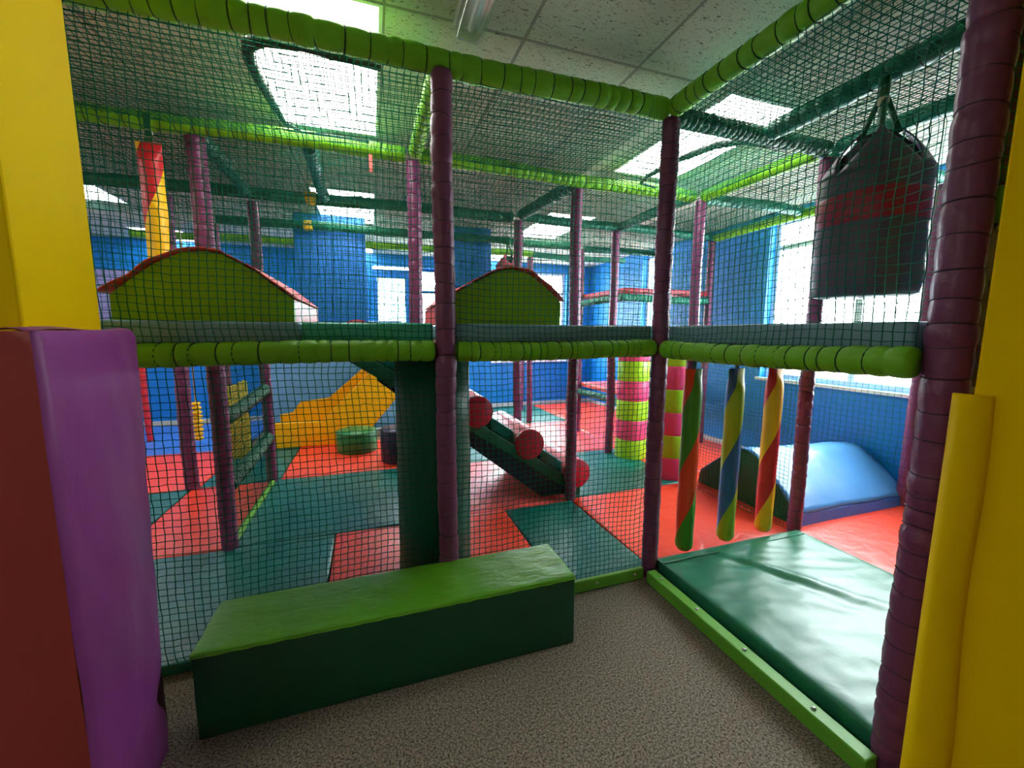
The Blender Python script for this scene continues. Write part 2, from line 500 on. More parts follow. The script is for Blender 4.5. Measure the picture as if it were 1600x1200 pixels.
# ceiling slab, tiles on a T-bar grid, recessed light panels
TX0, TY0 = -.835, -.03
ceil_o = MB().box(XL, XR, YN, YF, ZC + .02, ZC + .12).build('ceiling', M_cream); struct(ceil_o, 'suspended ceiling of fissured mineral tiles')
tile_me = None
gridb = MB()
nx0 = math.floor((XL - TX0) / .6); nx1 = math.ceil((XR - TX0) / .6); ny0 = math.floor((YN - TY0) / 1.2); ny1 = math.ceil((YF - TY0) / 1.2)
lights = []
for i in range(nx0, nx1):
    for k in range(ny0, ny1):
        x0, y0 = TX0 + .6 * i, TY0 + 1.2 * k
        x1, y1 = min(x0 + .6, XR), min(y0 + 1.2, YF); x0, y0 = max(x0, XL), max(y0, YN)
        if ((i in (-6, -2, 2)) and k in (0, 2, 4)) or (i, k) == (-6, -2):  # left nearest panel is added out of view to brighten the yellow pillars
            lights.append((x0, x1, y0, y1)); continue
        full = abs(x1 - x0 - .6) < 1e-6 and abs(y1 - y0 - 1.2) < 1e-6
        if full and tile_me is not None:
            ob = link('tile', tile_me, M_tile, ceil_o, False, ((x0 + x1) / 2, (y0 + y1) / 2, ZC))
        else:
            ob = MB().box(x0 + .006, x1 - .006, y0 + .006, y1 - .006, ZC, ZC + .015).build('tile', M_tile, ceil_o, False, 0.003, 1, origin=((x0 + x1) / 2, (y0 + y1) / 2, ZC))
            if full: tile_me = ob.data
for i in range(nx0, nx1 + 1):
    x = TX0 + .6 * i
    if XL < x < XR: gridb.box(x - .009, x + .009, YN, YF, ZC + .002, ZC + .019)
for k in range(ny0, ny1 + 1):
    y = TY0 + 1.2 * k
    if YN < y < YF: gridb.box(XL, XR, y - .009, y + .009, ZC + .0025, ZC + .0185)
gridb.build('grid_bar', M_grid, ceil_o)['kind'] = 'stuff'
LL = {(-2, 0): 'bright ceiling light panel over the left bay, above the red and yellow bag', (2, 0): 'bright ceiling light panel over the right bay near the punch bag',
      (-2, 2): 'small looking ceiling light panel above the tall blue column', (2, 2): 'ceiling light panel seen beyond the middle post at far right bays',
      (-6, 2): 'ceiling light panel beside the left yellow pillar, deep in the room'}
for (x0, x1, y0, y1) in lights:
    i = round((x0 - TX0) / .6); k = round((y0 - TY0) / 1.2)
    lab = LL.get((i, k), 'white ceiling light panel, %s column, %s row of the ceiling' % ({-6: 'left', -2: 'middle', 2: 'right'}[i], {-2: 'added out-of-view nearest', 0: 'front', 2: 'middle', 4: 'last'}[k]))
    t = thing('ceiling_light', lab, 'ceiling light', ((x0 + x1) / 2, (y0 + y1) / 2, ZC), 'recessed ceiling light panels')
    MB().box(x0 + .02, x1 - .02, y0 + .02, y1 - .02, ZC + .002, ZC + .008).build('diffuser', M_panel, t)
    f = MB(); f.box(x0 + .004, x0 + .02, y0 + .004, y1 - .004, ZC - .002, ZC + .015); f.box(x1 - .02, x1 - .004, y0 + .004, y1 - .004, ZC - .002, ZC + .015)
    f.box(x0 + .02, x1 - .02, y0 + .004, y0 + .02, ZC - .002, ZC + .015); f.box(x0 + .02, x1 - .02, y1 - .02, y1 - .004, ZC - .002, ZC + .015)
    f.build('frame', M_white, t)

# black rubber strips hanging on the net under the two bright panels
def strip(pts, rad, label):
    ob = MB().tube(pts, [q * 1.3 for q in rad], 8).build('rubber_strip', M_rubber, None, True)
    tag(ob, label, 'strip', 'black rubber strips under the lights')
strip([(-1.45, .125, 2.60), (-1.6, .11, 2.605), (-1.76, .10, 2.61), (-1.90, .12, 2.612), (-1.965, .17, 2.612), (-1.985, .27, 2.61), (-1.98, .42, 2.608), (-1.965, .62, 2.605), (-1.945, .80, 2.60), (-1.87, .895, 2.60), (-1.7, .885, 2.60), (-1.5, .9, 2.6)],
      [.012, .016, .017, .019, .02, .02, .018, .016, .010, .006, .006, .006], 'black curved rubber strip hanging under the light panel at upper left')
strip([(.97, .12, 2.60), (.83, .125, 2.605), (.66, .15, 2.61), (.55, .25, 2.612), (.475, .5, 2.61), (.46, .82, 2.606), (.49, .93, 2.60), (.65, .97, 2.6)],
      [.012, .015, .016, .017, .015, .012, .009, .007], 'black curved rubber strip hanging under the light panel over the right bay')
# clear bulkhead light
t = thing('emergency_light', 'clear plastic bulkhead light fixed to the bare ceiling tiles', 'light', (-1.09, -.2, ZC))
softbox('cover', -1.15, -1.035, -.42, -.03, ZC - .075, ZC - .008, .02, M_clear, t, (2, 4, 2))
MB().box(-1.155, -1.03, -.425, -.025, ZC - .01, ZC - .0005).build('base_plate', M_white, t)
MB().tube([(-1.09, -.38, ZC - .04), (-1.09, -.07, ZC - .04)], .013, 10).build('lamp_tube', M_white, t)

# ================================================================== PLAY FRAME: posts and beams
PG = 'purple foam posts of the play frame'
def post(x, y, label, z0=.0, z1=2.56, r=.045, seed=0, pitch=.085, pinch=.05, lace=None, m=None):
    return foam_tube('foam_post', (x, y, z0), (x, y, z1), r, m or M_purple, label, 'post', PG, pitch, pinch, seed, lace or M_lace_pale, .003)
post(0, 0, 'dark purple foam post at the inner corner of the netting, beside the green kerb mat', seed=1, r=.047, pinch=.07)
post(-1.205, 0, 'dark purple foam post in front of the tall green cylinder, behind the green bench', seed=2, r=.047, pinch=.07)
post(-2.56, 0, 'purple foam post hidden behind the left yellow pillar', seed=3)
post(.055, -1.2, 'thick laced purple post right beside the right yellow pillar', seed=4, r=.053, pitch=.075, pinch=.06)
post(1.28, .06, 'purple foam post between the twisted bags and the blue ramp', seed=5, pinch=.08, pitch=.06)
post(2.57, .1, 'purple foam post against the window wall at the right end of the blue ramp', seed=6)
post(-2.45, 1.06, 'purple post rising behind the left green arch', seed=7, r=.05)
post(-2.46, 2.33, 'dark purple post at the back end of the two twisted green rails', seed=8)
post(-3.1, 2.35, 'dark purple post farther left than the twisted green rails', seed=9, r=.055)
post(.02, 1.08, 'purple post at the low end of the red roller ramp', seed=10)
post(-1.23, 1.0, 'pink purple post between the two green arches', seed=11)
post(1.17, 1.03, 'pale purple post behind the striped pillar nearer the corner', seed=12)
post(1.075, 2.175, 'slim purple post behind the striped pillar farther from the corner', seed=13)
post(-.09, 2.12, 'purple post in line behind the peak of the right green arch', seed=14)
post(.77, 3.98, 'far slim purple post left of the middle bays by the far window', seed=15)
post(1.02, 5.03, 'farthest slim purple post close to the far wall', seed=16)
post(-3.06, 3.36, 'dim purple post far back behind the left green arch', seed=17)
post(2.45, 2.2, 'purple post at the front right of the far tower', seed=18)
post(2.45, 3.2, 'purple post at the back right of the far tower beside the narrow window', seed=19)
post(1.2, 3.2, 'purple post at the back left of the far tower', seed=20)
post(-4.25, 4.4, 'thin red post near the far left blue wall', seed=21, r=.035, m=M_red_dark, z1=1.3)
post(-3.75, 1.06, 'purple post out of the way at the left end of the frame', seed=22)
post(1.28, -1.15, 'purple post at the outer end of the entrance bay by the window', seed=23)

BG = 'foam covered beams of the play frame'
def beam(p0, p1, m, label, r=.048, seed=0, pitch=.06, pinch=.09, n=12):
    return foam_tube('foam_beam', p0, p1, r, m, label, 'beam', BG, pitch, pinch, seed, M_lace, .006, n)
ZT = 2.6
beam((-3.7, 0, ZT), (-.03, 0, ZT), M_lime, 'long lime foam beam along the top of the front left netting', .052, 31, .075)
beam((.0, -1.16, ZT), (.0, -.03, ZT), M_lime, 'lime foam beam along the top of the netting over the entrance', .05, 32, .07)
beam((-3.7, 1.03, ZT), (-1.28, 1.0, ZT), M_lime, 'lime foam beam crossing above the left green arch', .048, 33, .07)
beam((-1.18, 1.0, ZT), (1.12, 1.06, ZT), M_lime, 'lime foam beam crossing the ceiling behind the middle net', .048, 34, .06)
beam((-1.205, .06, ZT), (-1.225, .95, ZT), M_lime, 'lime foam beam running back from the post in front of the cylinder', .045, 35, .06)
beam((1.24, .12, ZT), (1.17, 1.0, ZT), M_lime, 'bright lime foam beam above the blue ramp nearer the corner', .048, 36, .055)
beam((2.4, .15, ZT - .02), (2.42, 2.12, ZT - .02), M_lime, 'bright lime foam beam along the window wall', .045, 37, .06)
beam((-3.7, 2.25, ZT), (-.14, 2.16, ZT), M_dkgreen_tube, 'dark green beam crossing in front of the tall blue column', .05, 38, .05)
beam((-.04, 2.13, ZT), (2.4, 2.18, ZT), M_teal_tube, 'teal beam crossing toward the far tower', .045, 39, .05)
beam((-1.86, 1.06, ZT), (-1.87, 2.14, ZT), M_teal_tube, 'short teal beam running back above the left bays', .045, 40, .05)
beam((.015, 1.13, ZT), (-.08, 2.08, ZT), M_dkgreen_tube, 'dark green beam running back from the post by the roller ramp', .05, 41, .05)
beam((.05, .03, ZT), (1.24, .05, ZT), M_dkgreen_tube, 'dark green beam across the top of the entrance bay', .048, 42, .045)
beam((.68, -1.2, ZT), (.68, -.02, ZT), M_teal_tube, 'dark teal beam that carries the punch bag', .05, 43, .07)
beam((1.28, -1.1, ZT), (1.28, .0, ZT), M_teal_tube, 'green beam right of the punch bag near the window', .045, 44, .07)
beam((.12, -1.2, ZT), (1.24, -1.18, ZT), M_teal_tube, 'teal beam at the outer end of the entrance bay', .045, 45, .06)
beam((1.33, .08, ZT), (2.52, .1, ZT), M_teal_tube, 'teal beam above the blue ramp running to the window wall', .045, 46, .055)
beam((1.12, 1.1, ZT), (1.09, 2.12, ZT), M_teal_tube, 'teal beam running back over the striped pillars', .045, 47, .055)
beam((1.23, 1.05, ZT), (2.4, 1.05, ZT), M_teal_tube, 'teal beam from the striped pillars to the window wall', .045, 48, .055)
beam((-3.0, 3.24, ZT), (1.15, 3.22, ZT), M_dkgreen_tube, 'farther dark green beam just before the far bays', .045, 49, .06)
beam((1.25, 3.22, ZT - .02), (2.42, 3.22, ZT - .02), M_teal_tube, 'teal beam on top of the far tower by the narrow window', .045, 50, .06)
beam((.77, 3.93, ZT), (-4.2, 4.35, ZT), M_lime, 'far lime beam near the far left wall', .045, 51, .08)
beam((.8, 4.02, ZT), (2.42, 4.0, ZT), M_teal_tube, 'far teal beam in front of the far window', .045, 52, .08)
beam((-2.46, 1.1, ZT), (-2.46, 2.25, ZT), M_dkgreen_tube, 'dark green beam above the twisted green rails', .045, 53, .06)
# deck edge tubes
ZD = 1.36
beam((-3.5, -.005, ZD), (-1.26, -.005, ZD), M_lime, 'lime foam tube under the deck left of the tall green cylinder', .047, 61, .062, .09, 14)
beam((-1.15, -.005, ZD), (-.055, -.005, ZD), M_lime, 'lime foam tube under the deck below the right green arch', .047, 62, .048, .09, 14)
beam((.0, -1.155, ZD), (.0, -.055, ZD), M_lime, 'lime foam tube under the deck over the entrance to the kerb mat', .047, 63, .062, .09, 14)
beam((.12, -1.22, 1.80), (.52, -1.27, 1.86), M_lime, 'short lime foam tube end sticking out behind the right yellow pillar', .05, 64, .2, .1, 8)
# deck boards and deck mats
DG = 'padded deck mats along the upper level'
def deck(x0, x1, y0, y1, label):
    d = thing('deck_board', label, 'platform', ((x0 + x1) / 2, (y0 + y1) / 2, 1.33))
    n_ = max(1, round((x1 - x0) / .4)); w_ = (x1 - x0) / n_
    for i in range(n_):
        MB().box(x0 + w_ * i + .003, x0 + w_ * (i + 1) - .003, y0, y1, 1.33, 1.398).build('plank', M_wood, d)
deck(-3.5, 0.0, .06, 1.0, 'plywood deck under the mats of the front left bays')
deck(.06, 1.22, -1.12, 1.0, 'plywood deck under the mats over the entrance bay')
def deckmat(x0, x1, y0, y1, m, label, s):
    ob = softbox('deck_mat', x0, x1, y0, y1, 1.40, 1.487, .012, m, None, (10, 6, 2), (.0, .004, .003), .003, 3, s)
    tag(ob, label, 'mat', DG)
deckmat(-2.9, -1.815, .01, 1.0, M_deckblue, 'slate blue deck mat under the left green arch', 1)
deckmat(-1.808, -1.26, .01, 1.0, M_deckteal, 'sea green deck mat between the two green arches', 2)
deckmat(-1.15, -.05, .01, 1.0, M_deckblue, 'slate blue deck mat under the right green arch', 3)
deckmat(.02, 1.22, -1.13, -.04, M_deckblue, 'slate blue deck mat under the punch bag', 4)
deckmat(.06, 1.1, .08, 1.0, M_deckteal, 'sea green deck mat behind the punch bag', 5)

# ================================================================== NETS
ZN0, ZN1 = 1.395, 2.57
net((-2.52, 0, ZN0), (1.28, 0, 0), (0, 0, ZN1 - ZN0), 'upper front net before the left green arch', sag=-.015)
net((-1.165, 0, ZN0), (1.12, 0, 0), (0, 0, ZN1 - ZN0), 'upper front net before the right green arch', sag=-.015)
net((-2.52, 0, .06), (1.28, 0, 0), (0, 0, 1.26), 'lower front net behind the left part of the green bench', sag=.01)
net((-1.165, 0, .06), (1.12, 0, 0), (0, 0, 1.26), 'lower front net between the green cylinder and the corner post', sag=.01)
net((0, -1.15, ZN0), (0, 1.11, 0), (0, 0, ZN1 - ZN0), 'upper net in front of the punch bag', sag=-.015)
net((.12, -1.2, ZN0), (1.12, 0, 0), (0, 0, ZN1 - ZN0), 'upper net closing the outer end of the punch bag bay', sag=.01)
net((1.28, -1.1, ZN0), (0, 1.1, 0), (0, 0, ZN1 - ZN0), 'upper net between the punch bag and the window', sag=.01)
net((1.26, .12, .05), (-.06, .86, 0), (0, 0, 1.27), 'lower net between the twisted bags and the blue ramp', sag=.02)
net((2.6, .1, .35), (0, 4.6, 0), (0, 0, 2.2), 'long net hanging along the right blue wall', sag=-.01, cell=.05)
net((-3.7, 1.04, ZN0), (1.2, 0, 0), (0, 0, ZN1 - ZN0), 'upper net at the left end of the frame behind the red and yellow bag', sag=.02)
net((-2.41, 1.02, ZN0), (1.14, 0, 0), (0, 0, ZN1 - ZN0), 'upper net behind the left green arch', sag=.02)
net((-1.18, 1.02, ZN0), (1.14, 0, 0), (0, 0, ZN1 - ZN0), 'upper net behind the right green arch', sag=.02)
net((-2.45, 1.12, .06), (0, 1.15, 0), (0, 0, 1.2), 'lower net wrapped around the two twisted green rails', sag=.015)
net((-3.05, 2.3, 1.3), (2.9, -.1, 0), (0, 0, 1.25), 'upper net in front of the tall blue column', sag=.02, cell=.034)
net((-.04, 2.15, 1.35), (1.1, 0, 0), (0, 0, 1.2), 'upper net beside the far tower', sag=.02, cell=.034)
net((1.2, 2.17, .8), (1.2, 0, 0), (0, 0, 1.75), 'net on the front of the far tower', sag=.01, cell=.034)
net((-3.7, .04, ZN1 + .02), (3.66, 0, 0), (0, .94, 0), 'roof net over the front left bays', sag=-.03, r=.0023)
net((.05, -1.15, ZN1 + .02), (1.18, 0, 0), (0, 1.15, 0), 'roof net over the punch bag bay', sag=-.03, r=.0023)
net((.05, .08, ZN1 + .02), (1.1, 0, 0), (0, .92, 0), 'roof net under the right light panel', sag=-.03, r=.0023)
net((-3.7, 1.08, ZN1 + .02), (4.7, 0, 0), (0, 1.04, 0), 'roof net over the second row of bays', sag=-.03, r=.0023, cell=.034)
net((1.3, .12, ZN1 + .02), (1.05, 0, 0), (0, 1.95, 0), 'roof net above the blue ramp', sag=-.03, r=.0023, cell=.034)
net((-4.2, 2.28, ZN1 + .02), (6.5, 0, 0), (0, .9, 0), 'roof net over the third row of bays', sag=-.03, r=.0023, cell=.05)

# ================================================================== FLOOR MATS
MG = 'square vinyl floor mats'
def fmat(x0, x1, y0, y1, m, label, s, z=.045):
    ob = softbox('floor_mat', x0 + .004, x1 - .004, y0 + .004, y1 - .004, .001, z, .012, m, None, (26, 26, 1), (0, 0, .004), .006, 2.6, s)
    tag(ob, label, 'floor mat', MG)
fmat(-3.6, -1.815, .02, 1.05, M_tealmat, 'teal floor mat behind the left half of the green bench', 1)
fmat(-1.815, -.575, .02, 1.05, M_red, 'red floor mat under the tall green cylinder', 2)
fmat(-.575, .02, .02, 1.05, M_tealmat, 'teal floor mat next to the corner post inside the front net', 3)
fmat(.02, 1.27, .02, 1.1, M_red, 'red floor mat under the three twisted bags', 4)
fmat(1.27, 2.66, -1.2, 1.3, M_red, 'large red floor mat under the blue ramp', 5)
fmat(-3.1, -2.455, 1.05, 2.34, M_red, 'dull red floor mat left of the twisted green rails', 6)
fmat(-3.7, -3.1, 1.05, 2.34, M_tealmat, 'teal floor mat at the left beside the purple pillar pad', 7)
fmat(-2.455, -1.2, 1.05, 2.36, M_tealmat, 'glossy teal floor mat right of the twisted green rails', 8)
fmat(-1.2, .02, 1.05, 2.3, M_coral, 'shiny coral floor mat under the roller ramp', 9)
fmat(.02, 1.25, 1.1, 2.3, M_tealmat, 'teal floor mat under the striped pillars', 10)
fmat(1.25, 2.66, 1.3, 2.3, M_red, 'red floor mat against the right blue wall behind the ramp', 11)
fmat(-2.4, -1.2, 2.36, 3.6, M_red, 'red floor mat under the round green drum', 12)
fmat(-3.05, -2.4, 2.34, 3.6, M_tealmat, 'teal floor mat left of the yellow slide', 13)
fmat(-4.2, -3.05, 2.34, 3.65, M_red, 'red floor mat by the far left blue mat', 14)
fmat(-5.4, -3.05, 3.65, 5.4, M_bluemat, 'blue floor mat along the far left wall', 15)
fmat(-1.2, .2, 2.3, 3.6, M_tealmat, 'teal floor mat behind the roller ramp', 16)
fmat(.2, 1.3, 2.3, 3.9, M_coral, 'coral floor mat left of the far tower', 17)
fmat(1.3, 2.66, 2.3, 3.9, M_red, 'red floor mat beneath the far tower', 18)
fmat(-1.2, 1.4, 3.9, 5.4, M_tealmat, 'teal floor mat by the far wall below the far window', 19)
fmat(1.4, 2.66, 3.9, 5.4, M_red, 'red floor mat in the far right corner of the room', 20)
# kerb mat at the entrance, strongly creased
km = softbox('entrance_mat', .045, 1.225, -1.15, .0, .002, .10, .015, M_greenmat, None, (60, 60, 2), (0, 0, .004), 0.0)
kz = []
for vtx in km.data.vertices:
    p = vtx.co
    if p.z > .08:
        X_, Y_ = p.x, p.y
        d = 0
        d += .012 * math.exp(-((X_ - .05 + .55 * (Y_ - .1)) / .035) ** 2) * max(0, min(1, (Y_ + .35) * 2))
        d -= .012 * math.exp(-((X_ + .02 + .45 * (Y_ - .1)) / .05) ** 2) * max(0, min(1, (Y_ + .35) * 2))
        nv = Vector((X_ * 2.2 + Y_ * 1.5, Y_ * 5 - X_ * 2, 3.1))
        d += .008 * noise.noise(nv) + .005 * (1 - 2 * abs(noise.noise(Vector((X_ * 3 + 7, Y_ * 9 + X_ * 3, 1)))))
        d += .0012 * noise.noise(Vector((X_ * 16, Y_ * 34, 5)))
        e = min(1, (.59 - abs(X_)) / .05) * min(1, (.575 - abs(Y_)) / .05)
        p.z += d * max(0, e)
tag(km, 'shiny creased green mat at the entrance beside the grey carpet', 'floor mat')
MB().prism([(.05 + .0, -.075), (1.2, -.075), (1.2, -.065), (.05, -.065)], 'z', .1005, .104).build('seam', M_greenmat, km, True)
# kerb boards with bolts
KG = 'lime kerb boards'
def kerb(x0, x1, y0, y1, label, bolts):
    k = MB().box(x0, x1, y0, y1, 0.001, .07).build('kerb_board', M_limekerb, None, False, .006, 2, origin=((x0 + x1) / 2, (y0 + y1) / 2, 0))
    tag(k, label, 'kerb', KG)
    for (bx_, by_, bz_, ax) in bolts:
        d = {'y': Vector((0, -.007, 0)), 'z': Vector((0, 0, .007))}[ax]
        p = Vector((bx_, by_, bz_))
        MB().tube([p - d * .3, p + d * .5, p + d], [.009, .009, .004], 8).build('bolt', M_steel, k, True)
kerb(-2.0, -.055, -.028, -.002, 'lime kerb board along the foot of the front left net', [(x, -.028, .04, 'y') for x in (-.12, -.37, -.62)])
kerb(-.06, .0, -1.19, -.06, 'lime kerb board between the carpet and the green entrance mat', [(-.03, y, .07, 'z') for y in (-.15, -.42, -.7, -1.0)])
kerb(-2.47, -2.43, 1.12, 2.28, 'pale green kerb board at the foot of the twisted green rails', [])

# ================================================================== PILLARS AT THE DOORWAY
p = MB().box(-2.85, -2.30, -.64, -.34, 0, ZC - .001).build('padded_pillar', M_yellow, None, False, .006, 2, origin=(-2.57, -.5, 0))
tag(p, 'yellow square pillar rising above the purple pad', 'pillar')
pad = thing('pillar_pad', 'purple and maroon vinyl pad wrapped around the foot of the left yellow pillar', 'pad', (-2.55, -.48, 0))
def padface(verts_fn, nu_, nv_, m, name):
    vs = [verts_fn(i / nu_, k / nv_) for i in range(nu_ + 1) for k in range(nv_ + 1)]
    fs = [(i * (nv_ + 1) + k, (i + 1) * (nv_ + 1) + k, (i + 1) * (nv_ + 1) + k + 1, i * (nv_ + 1) + k + 1) for i in range(nu_) for k in range(nv_)]
    return vs, fs
def far_edge(z):
    e = -.25 - .085 * (1 - z / 1.45)
    # torn, curled-in lower corner
    if z < .42:
        e -= .055 * math.exp(-((z - .23) / .06) ** 2) - .008 * math.exp(-((z - .06) / .05) ** 2)
    return e
NEAR = -.685
def fx(s, t):
    z = .001 + t * 1.448
    y = NEAR + s * (far_edge(z) - NEAR)
    bul = .018 * math.sin(PI * s) * (1 - (2 * t - 1) ** 6) + .006 * noise.noise(Vector((s * 2.5, t * 5, 3))) + .004 * noise.noise(Vector((s * 5 + t * 4, t * 9, 8)))
    edge = .012 * (1 - min(1, s / .03)) + .012 * (1 - min(1, (1 - s) / .03)) + .01 * max(0, (t - .985) / .015)
    return Vector((-2.252 + bul - edge, y, z))
b_ = MB(); b_.add(*padface(fx, 40, 70, None, ''))
nf = len(b_.f)
# top flap and return edge give the sheet thickness
def tp(s, t):
    q = fx(s, 1.0); return Vector((q.x - t * .055, q.y, 1.449 + .006 * math.sin(t * PI) + .004 * math.sin(s * 7)))
b_.add(*padface(tp, 40, 4, None, ''))
def bk(s, t):
    q = fx(1.0, t); return Vector((q.x - s * .13, q.y + .012 * math.sin(s * PI), q.z))
b_.add(*padface(bk, 4, 70, None, ''))
b_.build('side_panel', M_violet, pad, True)
def fm(s, t):
    z = .001 + t * 1.446
    return Vector((-2.262 - s * .72, NEAR - .002 - .012 * math.sin(PI * s) - .004 * noise.noise(Vector((s * 4, t * 6, 1))), z))
b_ = MB(); b_.add(*padface(fm, 16, 40, None, ''))
b_.add(*padface(lambda s, t: Vector((-2.262 - s * .72, NEAR - .002 + t * .05, 1.447)), 8, 1, None, ''))
b_.build('front_panel', M_maroon, pad, True)['label'] = 'maroon front panel'
MB().box(-2.42, -2.285, -.335, -.252, .001, .34).build('inner_foam', M_plum, pad, True, .01, 2)

rp = MB().box(-.03, .62, -1.95, -1.30, 0, ZC - .001).build('padded_pillar', M_yellow, None, False, .006, 2, origin=(.3, -1.6, 0))
rp['label'] = ''
tag(rp, 'yellow pillar at the right edge of the doorway behind its rolled yellow corner pad', 'pillar')
cp = thing('corner_pad', 'rolled yellow foam pad covering the lower corner of the right yellow pillar', 'pad', (-.05, -1.35, 0))
b_ = MB()
ring = []
for k in range(15):
    a = -0.5 + (PI + 0.55) * k / 14
    ring.append((math.sin(a), math.cos(a)))
pts_l = 36
vs = []; fs = []
for i in range(pts_l + 1):
    z = .002 + 1.29 * i / pts_l
    wv = .01 * math.sin(z * 3.1 + .6) + .006 * math.sin(z * 7)
    for k in range(15):
        u = k / 14
        ang = PI * u
        yy = -1.262 - (.088 + wv) * u
        xx = -.031 - (.052 + .005 * math.sin(z * 4)) * math.sin(ang) ** .6
        vs.append((xx, yy, z))
for i in range(pts_l):
    for k in range(14):
        fs.append((i * 15 + k, i * 15 + k + 1, (i + 1) * 15 + k + 1, (i + 1) * 15 + k))
fs.append(tuple(pts_l * 15 + k for k in range(15)))
fs.append(tuple(range(15)))
fs += [(i * 15, (i + 1) * 15, (i + 1) * 15 + 14, i * 15 + 14) for i in range(pts_l)]
b_.add(vs, fs); b_.build('sleeve', M_yellow_pad, cp, True)
# plum board with bolts between the laced post and the yellow pillar
pb = MB().box(.06, .34, -1.215, -1.19, .0, 2.5).build('post_board', M_plum, None, False, .004, 1, origin=(.24, -1.2, 0))
tag(pb, 'dark plum board with steel bolts beside the right yellow pillar', 'board')
for (bx_, bz_) in ((.166, 1.755), (.176, 1.598), (.172, 1.42), (.162, 1.285), (.168, 1.0), (.17, .7)):
    MB().tube([(bx_, -1.213, bz_), (bx_, -1.222, bz_), (bx_, -1.228, bz_)], [.010, .010, .005], 10).build('bolt', M_steel, pb, True)
net((.13, -1.225, 1.85), (.5, 0, 0), (0, 0, .7), 'scrap of net above the short lime tube at the right edge', sag=.0)

# ================================================================== BENCH
bn = thing('foam_bench', 'long green foam block with lime top on the carpet before the net', 'bench', (-1.42, -.19, 0))
softbox('base', -2.165, -.68, -.345, -.035, .001, .329, .007, M_benchside, bn, (24, 6, 6), (.0, .006, .003), .003, 2.5, 3)
softbox('top_cover', -2.166, -.679, -.347, -.033, .318, .334, .006, M_benchtop, bn, (90, 16, 1), (0, 0, .006), .0032, 9, 5)
b_ = MB()
b_.tube([(-2.163 + 1.482 * i / 60, -.3475 - .0007 * math.sin(i * 2.1), .3225 + .0012 * math.sin(i * 1.7)) for i in range(61)], .0035, 6)
b_.build('piping', M_benchtop, bn, True)

# ================================================================== ARCHES ON THE DECK
def arch(prof, y0, y1, label, flap, over):
    x0 = prof[0][0]; x1 = prof[-1][0]
    a = thing('soft_arch', label, 'soft play arch', ((x0 + x1) / 2, (y0 + y1) / 2, 1.487), 'green fronted soft arches on the deck')
    poly = [(x0, 1.489)] + prof + [(x1, 1.489)]
    MB().prism(poly, 'y', y0, y0 + .035).build('front_panel', M_moss, a)
    MB().prism(poly, 'y', y0 + .036, y1).build('body', M_coral, a)['label'] = 'coral red body'
    # cover sheet over the top, hanging a little past the front
    rnd = random.Random(int(x0 * -100))
    fine = []
    for (p_, q_) in zip(prof[:-1], prof[1:]):
        for i in range(6):
            t_ = i / 6; fine.append((p_[0] + (q_[0] - p_[0]) * t_, p_[1] + (q_[1] - p_[1]) * t_))
    fine.append(prof[-1])
    vs = []; fs = []; ny = 8
    for i, (x, z) in enumerate(fine):
        for k in range(ny + 1):
            t_ = k / ny
            y = y0 - over * (1 + .25 * math.sin(i * .7)) + t_ * (y1 + .0 - y0 + over)
            cx = (x0 + x1) / 2
            lift = .005 + .004 * noise.noise(Vector((x * 6, y * 5, 2))) + .003 * (1 - t_) * abs(math.sin(i * .5))
            vs.append((x + (x - cx) * .012 + (flap if i < 5 else 0) * (5 - i) / 5, y, z + lift))
    n_ = len(fine)
    for i in range(n_ - 1):
        for k in range(ny):
            fs.append((i * (ny + 1) + k, i * (ny + 1) + k + 1, (i + 1) * (ny + 1) + k + 1, (i + 1) * (ny + 1) + k))
    ob = MB().add(vs, fs).build('cover', M_coral, a, True)
    md = ob.modifiers.new('thickness', 'SOLIDIFY'); md.thickness = .006; md.offset = 1
    ob['label'] = 'loose coral red cover sheet'
    return a
arch([(-2.475, 1.585), (-2.40, 1.65), (-2.325, 1.71), (-2.235, 1.757), (-2.15, 1.768), (-2.09, 1.756), (-1.98, 1.695), (-1.845, 1.585)], .09, .96, 'left of the two green fronted arches, beside the left yellow pillar', -.02, .03)
arch([(-1.21, 1.575), (-1.13, 1.64), (-1.02, 1.703), (-.92, 1.752), (-.84, 1.765), (-.75, 1.742), (-.66, 1.68), (-.575, 1.605)], .09, .7, 'right of the two green fronted arches, behind the post before the green cylinder', 0, .035)
MB().add([(-2.90, .82, 1.60), (-2.80, .82, 1.60), (-2.83, .84, 1.53), (-2.90, .84, 1.52)], [(0, 1, 2, 3)])

